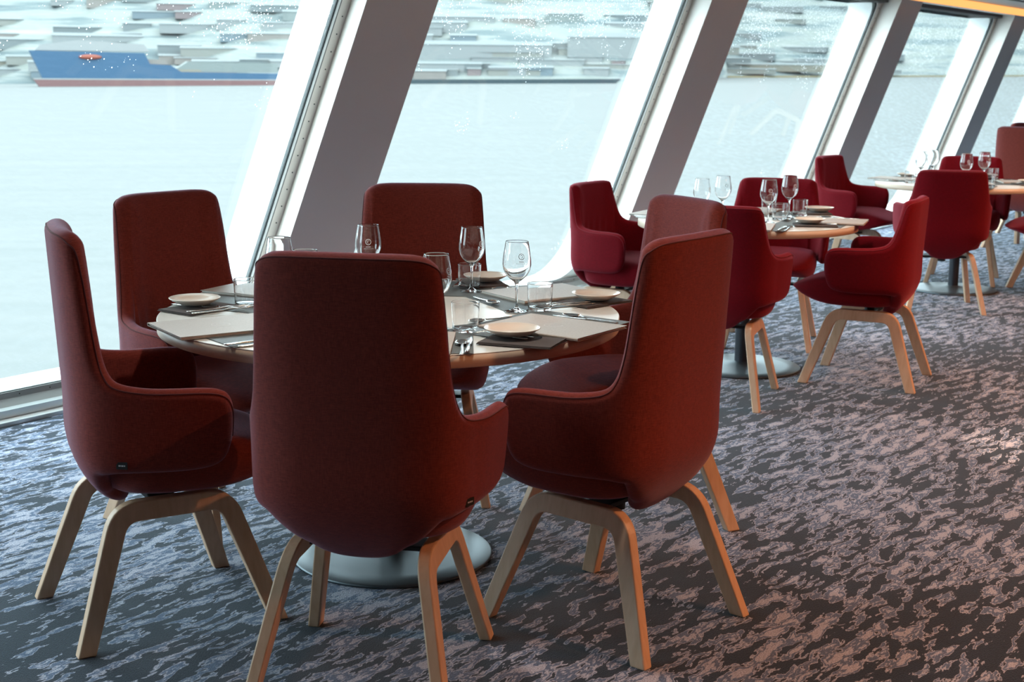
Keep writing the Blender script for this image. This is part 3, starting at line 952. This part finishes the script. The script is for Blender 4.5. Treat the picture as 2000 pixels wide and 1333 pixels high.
make_table(T2, .533, .292, 'round pale-topped table in the middle, ringed by four crimson armchairs')
make_table(T3, .56, .292, 'round pale-topped table at the far right, mostly behind a dark crimson chair back')

# ------------------------------------------------------------------ tableware prototypes (parked copies are the first used ones)
def p_mat():
    bm = bmesh.new(); box(bm, -.22, .22, -.16, .16, 0, .0018)
    return obj('placemat', bm, M['matgrey'])
def p_napkin():
    bm = bmesh.new()
    box(bm, -.07, .07, -.10, .10, 0, .0018); box(bm, -.068, .07, -.098, .099, .0022, .0038); box(bm, -.066, .068, -.099, .097, .0042, .0056)
    return obj('folded_napkin', bm, M['napkin'], None, False, .0008)
def p_plate():
    bm = bmesh.new()
    lathe(bm, [(0, 0), (.043, 0), (.046, .002), (.060, .009), (.073, .0165), (.0745, .0185), (.073, .0195), (.060, .0125), (.046, .0055), (.03, .0045), (0, .0042)], 64)
    return obj('side_plate', bm, M['plate'], None, True)
GL = [(0, .0015), (.0335, .0004), (.0355, .0012), (.0335, .0026), (.018, .0050), (.009, .0085), (.0048, .016), (.0038, .03), (.0037, .06), (.0044, .078), (.009, .088), (.020, .0965), (.031, .108), (.0385, .122), (.0418, .137), (.0412, .155), (.0378, .178), (.0336, .204), (.0333, .2062), (.0330, .2068), (.0327, .2062), (.0328, .204), (.0370, .178), (.0404, .155), (.0410, .137), (.0377, .1225), (.0302, .1088), (.0192, .0975), (.010, .0915), (.004, .0895), (0, .0892)]
def arc_band(bm, cz, rad, ctr_r, t0, t1, wdt, n_=28):
    """small ring or arc lying on the bowl (radius function ctr_r(z)), facing local -Y"""
    A = []
    for i in range(n_ + 1):
        t = t0 + (t1 - t0) * i / n_
        for rr in (rad - wdt, rad + wdt):
            xx, zz = rr * math.cos(t), cz + rr * math.sin(t)
            R_o = ctr_r(zz) + .0003
            a_ = xx / R_o
            A.append(bm.verts.new((R_o * math.sin(a_), -R_o * math.cos(a_), zz)))
    for i in range(n_):
        bm.faces.new((A[2 * i], A[2 * i + 1], A[2 * i + 3], A[2 * i + 2]))
def line_band(bm, x0, z0, x1, z1, wdt, ctr_r):
    dx, dz = x1 - x0, z1 - z0; L_ = math.hypot(dx, dz); nx, nz = -dz / L_ * wdt, dx / L_ * wdt
    A = []
    for i in range(7):
        f = i / 6.0
        for s_ in (-1, 1):
            xx, zz = x0 + dx * f + nx * s_, z0 + dz * f + nz * s_
            R_o = ctr_r(zz) + .0003; a_ = xx / R_o
            A.append(bm.verts.new((R_o * math.sin(a_), -R_o * math.cos(a_), zz)))
    for i in range(6): bm.faces.new((A[2 * i], A[2 * i + 1], A[2 * i + 3], A[2 * i + 2]))
def bowl_r(z):
    pr_ = [(.031, .108), (.0385, .122), (.0418, .137), (.0412, .155), (.0378, .178), (.0333, .206)]
    for (r0, z0), (r1, z1) in zip(pr_, pr_[1:]):
        if z <= z1: return r0 + (r1 - r0) * (z - z0) / (z1 - z0)
    return .0333
def p_wine():
    bm = bmesh.new(); lathe(bm, GL, 64)
    g = obj('wine_glass', bm, M['glass'], None, True)
    bm = bmesh.new()
    arc_band(bm, .156, .0085, bowl_r, 0, 2 * PI, .0009)
    arc_band(bm, .156, .0035, bowl_r, .6, 5.0, .0007)
    line_band(bm, -.0075, .1405, .0075, .1405, .0009, bowl_r)
    for i in range(7): line_band(bm, -.0135 + i * .0045, .1345, -.0112 + i * .0045, .1345, .0007, bowl_r)
    obj('etched_emblem', bm, M['etch'], g)
    return g
def p_tumbler():
    bm = bmesh.new()
    lathe(bm, [(0, 0), (.0325, 0), (.0340, .0004), (.0347, .0015), (.0349, .003), (.0356, .02), (.0370, .05), (.0382, .077), (.03835, .0788), (.0382, .0797), (.0379, .0800), (.0376, .0797), (.03745, .0788), (.0374, .077), (.0362, .05), (.0348, .02), (.0343, .012), (.0338, .0100), (.0325, .0088), (.030, .0085), (0, .0085)], 64)
    return obj('water_tumbler', bm, M['glass'], None, True)
def strip(bm, st, seg=8):
    """solid strip along y: stations (y, halfwidth, z, halfthick)"""
    rings = []
    for y, w_, z, t in st:
        r = []
        for i in range(seg):
            a = 2 * PI * i / seg
            r.append(bm.verts.new((w_ * math.copysign(abs(math.cos(a)) ** .7, math.cos(a)), y, z + t * math.copysign(abs(math.sin(a)) ** .8, math.sin(a)))))
        rings.append(r)
    for a, b_ in zip(rings, rings[1:]):
        for i in range(seg): bm.faces.new((a[i], a[(i + 1) % seg], b_[(i + 1) % seg], b_[i]))
    bm.faces.new(rings[0]); bm.faces.new(rings[-1])
def p_fork():
    bm = bmesh.new()
    strip(bm, [(-.095, .004, .003, .0012), (-.09, .0052, .003, .0016), (-.05, .0046, .003, .0016), (.0, .0030, .0035, .0018), (.02, .0026, .006, .0018), (.035, .006, .0065, .0012), (.045, .0095, .005, .001), (.052, .0105, .004, .001)])
    for x in (-.0088, -.003, .003, .0088):
        tube(bm, [(x, .050, .004), (x, .07, .0035), (x * .97, .088, .006), (x * .95, .097, .009)], [.0013, .0012, .001, .0006], 6)
    return obj('fork', bm, M['steel'], None, True)
def p_knife():
    bm = bmesh.new()
    strip(bm, [(-.105, .005, .0045, .002), (-.10, .0062, .0045, .0026), (-.05, .0056, .0045, .003), (-.005, .0045, .0045, .0028), (.0, .0085, .0045, .0009), (.05, .0095, .0045, .0007), (.09, .0075, .0045, .0006), (.11, .0015, .0045, .0004)])
    return obj('knife', bm, M['steel'], None, True)
def p_spoon():
    bm = bmesh.new()
    strip(bm, [(-.08, .004, .003, .0012), (-.075, .0055, .003, .0016), (-.03, .004, .003, .0016), (.02, .0028, .006, .0018), (.036, .004, .008, .0014)])
    rings = []
    for j in range(1, 7):
        f = j / 6.0
        for side in (0,):
            rings.append([bm.verts.new((.0195 * f * math.cos(2 * PI * i / 20) * (1 - .12 * math.sin(2 * PI * i / 20)), .064 + .030 * f * math.sin(2 * PI * i / 20), .0015 + .0075 * f * f)) for i in range(20)])
    c0 = bm.verts.new((0, .064, .0015))
    for i in range(20): bm.faces.new((c0, rings[0][i], rings[0][(i + 1) % 20]))
    for a, b_ in zip(rings, rings[1:]):
        for i in range(20): bm.faces.new((a[i], a[(i + 1) % 20], b_[(i + 1) % 20], b_[i]))
    o = obj('spoon', bm, M['steel'], None, True)
    md = o.modifiers.new('solid', 'SOLIDIFY'); md.thickness = .0009; md.offset = 0
    return o
def p_menu():
    root = empty('menu_folder', (0, 0, 0))
    # long side along local y, spine at -x
    bm = bmesh.new()
    w_, l_ = .125, .16
    prof = [(w_, .0005), (-w_ + .002, .0), (-w_ - .001, .0022), (-w_ - .001, .0068), (-w_ + .002, .009), (w_, .0085), (w_, .0072), (-w_ + .003, .0074), (-w_ + .0015, .006), (-w_ + .0015, .003), (-w_ + .003, .0016), (w_, .0018)]
    prism(bm, prof, lambda x, z: Vector((x, -l_, z)), lambda x, z: Vector((x, l_, z)))
    obj('cover', bm, M['menu'], root)
    bm = bmesh.new(); box(bm, -w_ + .004, w_ - .004, -l_ + .004, l_ - .004, .0022, .0068)
    obj('pages', bm, M['paper'], root)
    bm = bmesh.new()
    for r0, r1, a0, a1 in ((.024, .0255, .4, 5.6), (.011, .0122, 0, 4.4)):
        A = []
        for i in range(41):
            t = a0 + (a1 - a0) * i / 40
            A.append((bm.verts.new((r0 * math.cos(t), r0 * math.sin(t), .0090)), bm.verts.new((r1 * math.cos(t), r1 * math.sin(t), .0090))))
        for a, b_ in zip(A, A[1:]): bm.faces.new((a[0], a[1], b_[1], b_[0]))
    box(bm, .034, .0355, -.022, .022, .0088, .0090)
    obj('embossed_emblem', bm, M['emboss'], root)
    return root
PROTO = dict(mat=p_mat(), napkin=p_napkin(), plate=p_plate(), wine=p_wine(), tumbler=p_tumbler(), fork=p_fork(), knife=p_knife(), spoon=p_spoon(), menu=p_menu())
CAT = dict(mat='placemat', napkin='napkin', plate='plate', wine='wine glass', tumbler='tumbler', fork='fork', knife='knife', spoon='spoon', menu='menu')
fresh = set(PROTO)
def put(kind, x, y, z, rz, label, group):
    if kind in fresh: o = PROTO[kind]; fresh.discard(kind)
    else: o = copy_tree(PROTO[kind])
    o.location = (x, y, z); o.rotation_euler = (0, 0, rz)
    tag(o, label, CAT[kind], group)
    return o

def setting(T, Rt, chair_xy, who, tname, ov={}, skip=(), rnum=0):
    cx, cy = T
    u = Vector((chair_xy[0] - cx, chair_xy[1] - cy)).normalized()      # from the table centre to the diner
    if 'u' in ov: u = Vector(ov['u']).normalized()
    f = -u; v = Vector((f.y, -f.x))                                    # the diner's right
    rz = ang(f.x, f.y)
    rr = random.Random(rnum)
    def at(uu, vv): return cx + u.x * uu + v.x * vv, cy + u.y * uu + v.y * vv
    k = Rt - .664
    g = lambda s_: s_ + ' on the ' + tname
    z = TZ + .0002
    def pos(key, uu, vv):
        if key in ov: return ov[key]
        return at(uu + k, vv)
    if 'mat' not in skip:
        x, y = pos('mat', .462, .03); put('mat', x, y, z, rz, 'dark grey placemat %s' % who, g('placemats'))
    zm = z + .0021
    x, y = pos('menu', .535, .06); put('menu', x, y, zm, rz + ov.get('menu_r', rr.uniform(-.08, .08)), 'closed taupe menu folder %s' % who, g('menu folders'))
    x, y = pos('napkin', .53, -.135); put('napkin', x, y, zm, rz + .3, 'folded dark napkin under the plate %s' % who, g('napkins'))
    zn = zm + .0060
    for i, dv in enumerate((-.120, -.148)):
        x, y = pos('fork%d' % i, .50, dv); put('fork', x, y, zn, rz + rr.uniform(-.04, .04), ('inner' if i == 0 else 'outer') + ' steel fork %s' % who, g('forks'))
    x, y = pos('plate', .53, -.135); put('plate', x, y, zn + .0062, rr.uniform(0, 6), 'round cream side plate %s' % who, g('side plates'))
    for i, dv in enumerate((.225, .252)):
        x, y = pos('knife%d' % i, .53, dv); 
        if i == 0: put('knife', x, y, z + .0021, rz + rr.uniform(-.04, .04), 'steel knife %s' % who, g('knives'))
        else: put('spoon', x, y, z + .0021 if dv < .245 else z + .0004, rz + rr.uniform(-.04, .04), 'steel spoon %s' % who, g('spoons'))
    x, y = pos('spoon', .325, .06); put('spoon', x, y, zm, rz + PI / 2 + rr.uniform(-.1, .1), 'steel dessert spoon laid crosswise %s' % who, g('dessert spoons'))
    x, y = pos('wine', .285, .225)
    o = put('wine', x, y, zm, ov.get('emb', 0), 'empty stemmed wine glass %s' % who, g('wine glasses'))
    x, y = pos('tumbler', .34, .30); put('tumbler', x, y, z + .0002 if 'tumbler' not in ov else zm, 0, 'empty water tumbler %s' % who, g('water tumblers'))

setting(T1, .664, CH[0][1], 'before the side-on chair left of the near table', 'nearest table', dict(menu=(-.788, 3.70), wine=(-.565, 3.755), plate=(-.93, 4.02), napkin=(-.91, 4.0), fork0=(-.83, 3.93), fork1=(-.85, 3.955), tumbler=(-.56, 3.60), emb=.2), rnum=1)
setting(T1, .664, CH[1][1], 'before the chair by the first window', 'nearest table', dict(menu=(-.778, 4.345), wine=(-.685, 4.05), tumbler=(-.787, 4.07), emb=1.9), rnum=2)
setting(T1, .664, CH[2][1], 'before the far-side chair of the near table', 'nearest table', dict(wine=(-.462, 4.42), tumbler=(-.52, 4.42), plate=(-.09, 4.56), napkin=(-.10, 4.56), emb=.1), rnum=3)
setting(T1, .664, CH[3][1], 'before the chair nearest the camera', 'nearest table', dict(mat=(-.32, 3.53), wine=(-.205, 3.70), tumbler=(-.126, 3.684), knife1=(-.125, 3.43), emb=2.2), rnum=4)
setting(T1, .664, CH[4][1], 'before the rust-lit chair', 'nearest table', dict(menu=(.112, 3.736), plate=(.0, 3.575), napkin=(.025, 3.53), wine=(.012, 4.01), tumbler=(.081, 4.045), mat=(.075, 3.775), emb=2.8), rnum=5)
setting(T1, .664, CH[5][1], 'before the half-hidden chair by the rust-lit one', 'nearest table', dict(menu=(.10, 4.34), menu_r=.15, plate=(.255, 4.19), napkin=(.25, 4.19), wine=(-.131, 4.385), tumbler=(-.140, 4.455), mat=(.03, 4.285), emb=.9), rnum=6)
sets2 = [(CH[6], 'before the window-side chair of the middle table', dict(wine=(.90, 6.66), emb=1)),
         (CH[7], 'before the far-side chair of the middle table', dict(wine=(1.03, 6.86), tumbler=(1.447, 7.02), plate=(1.575, 7.16), napkin=(1.56, 7.16), emb=2.5)),
         (CH[8], 'before the middle table chair seen from behind', dict(wine=(1.215, 6.63), tumbler=(1.303, 6.80), emb=.0)),
         (CH[9], 'before the profile chair of the middle table', dict(wine=(1.375, 6.94), plate=(1.40, 6.56), napkin=(1.42, 6.53), tumbler=(1.30, 7.08), emb=.5))]
for i, (c, who, ov) in enumerate(sets2): setting(T2, .533, c[1], who, 'middle table', ov, rnum=20 + i)
sets3 = [(CH[10], 'before the window-side chair of the far table', dict(wine=(2.76, 9.48), emb=1)),
         (CH[11], 'before the dark chair back at the far table', dict(wine=(2.985, 9.23), emb=0, tumbler=(3.10, 9.10))),
         (CH[12], 'before the far-side chair of the far table', dict(wine=(2.905, 9.70), tumbler=(3.34, 9.74), emb=2)),
         (CH[13], 'before the cut-off chair of the far table', dict(wine=(3.18, 9.46), emb=.6))]
for i, (c, who, ov) in enumerate(sets3): setting(T3, .56, c[1], who, 'far table', ov, rnum=30 + i)

# ------------------------------------------------------------------ lamps in the ceiling on the inner side of the room
def downlight(x, y, power, size, blend=.6, col=(1.0, .40, .17), tilt=(0, 0), lab='recessed warm ceiling downlight on the inner side of the room'):
    root = empty('ceiling_downlight', (x, y, ZC))
    bm = bmesh.new(); lathe(bm, [(.05, -.004), (.065, -.006), (.07, .0), (.05, .0)], 24); bmesh.ops.holes_fill(bm, edges=[])
    obj('rim', bm, M['alu'], root)
    bm = bmesh.new(); lathe(bm, [(0, .0), (.048, .0), (.048, -.003), (0, -.003)], 24)
    obj('lens', bm, M['lamp'], root)
    ld = bpy.data.lights.new('spot', 'SPOT'); ld.energy = power; ld.color = col; ld.spot_size = size; ld.spot_blend = blend; ld.shadow_soft_size = .05
    lo = bpy.data.objects.new('spot', ld); COL.objects.link(lo); lo.parent = root; lo.location = (0, 0, -.02)
    lo.rotation_euler = (tilt[0], tilt[1], 0)
    tag(root, lab, 'ceiling lamp', 'recessed ceiling downlights')
for i, (x, y, pw) in enumerate([(4.4, 2.4, 500), (1.95, 2.5, 165), (3.2, 5.6, 230), (4.5, 8.2, 200), (6.0, 4.9, 400), (7.2, 7.0, 300)]):
    downlight(x, y, pw, math.radians(160), .8)
for (x, y), nm in ((( -.15, 3.5), 'nearest'), ((1.3, 6.2), 'middle'), ((3.1, 8.9), 'far')):
    o = downlight(x, y, 55, math.radians(130), .9, (1.0, .88, .76), lab='recessed ceiling downlight over the %s table' % nm)
downlight(2.15, 5.30, 260, math.radians(19), .12, (1.0, .68, .45), lab='narrow ceiling downlight over the aisle carpet')
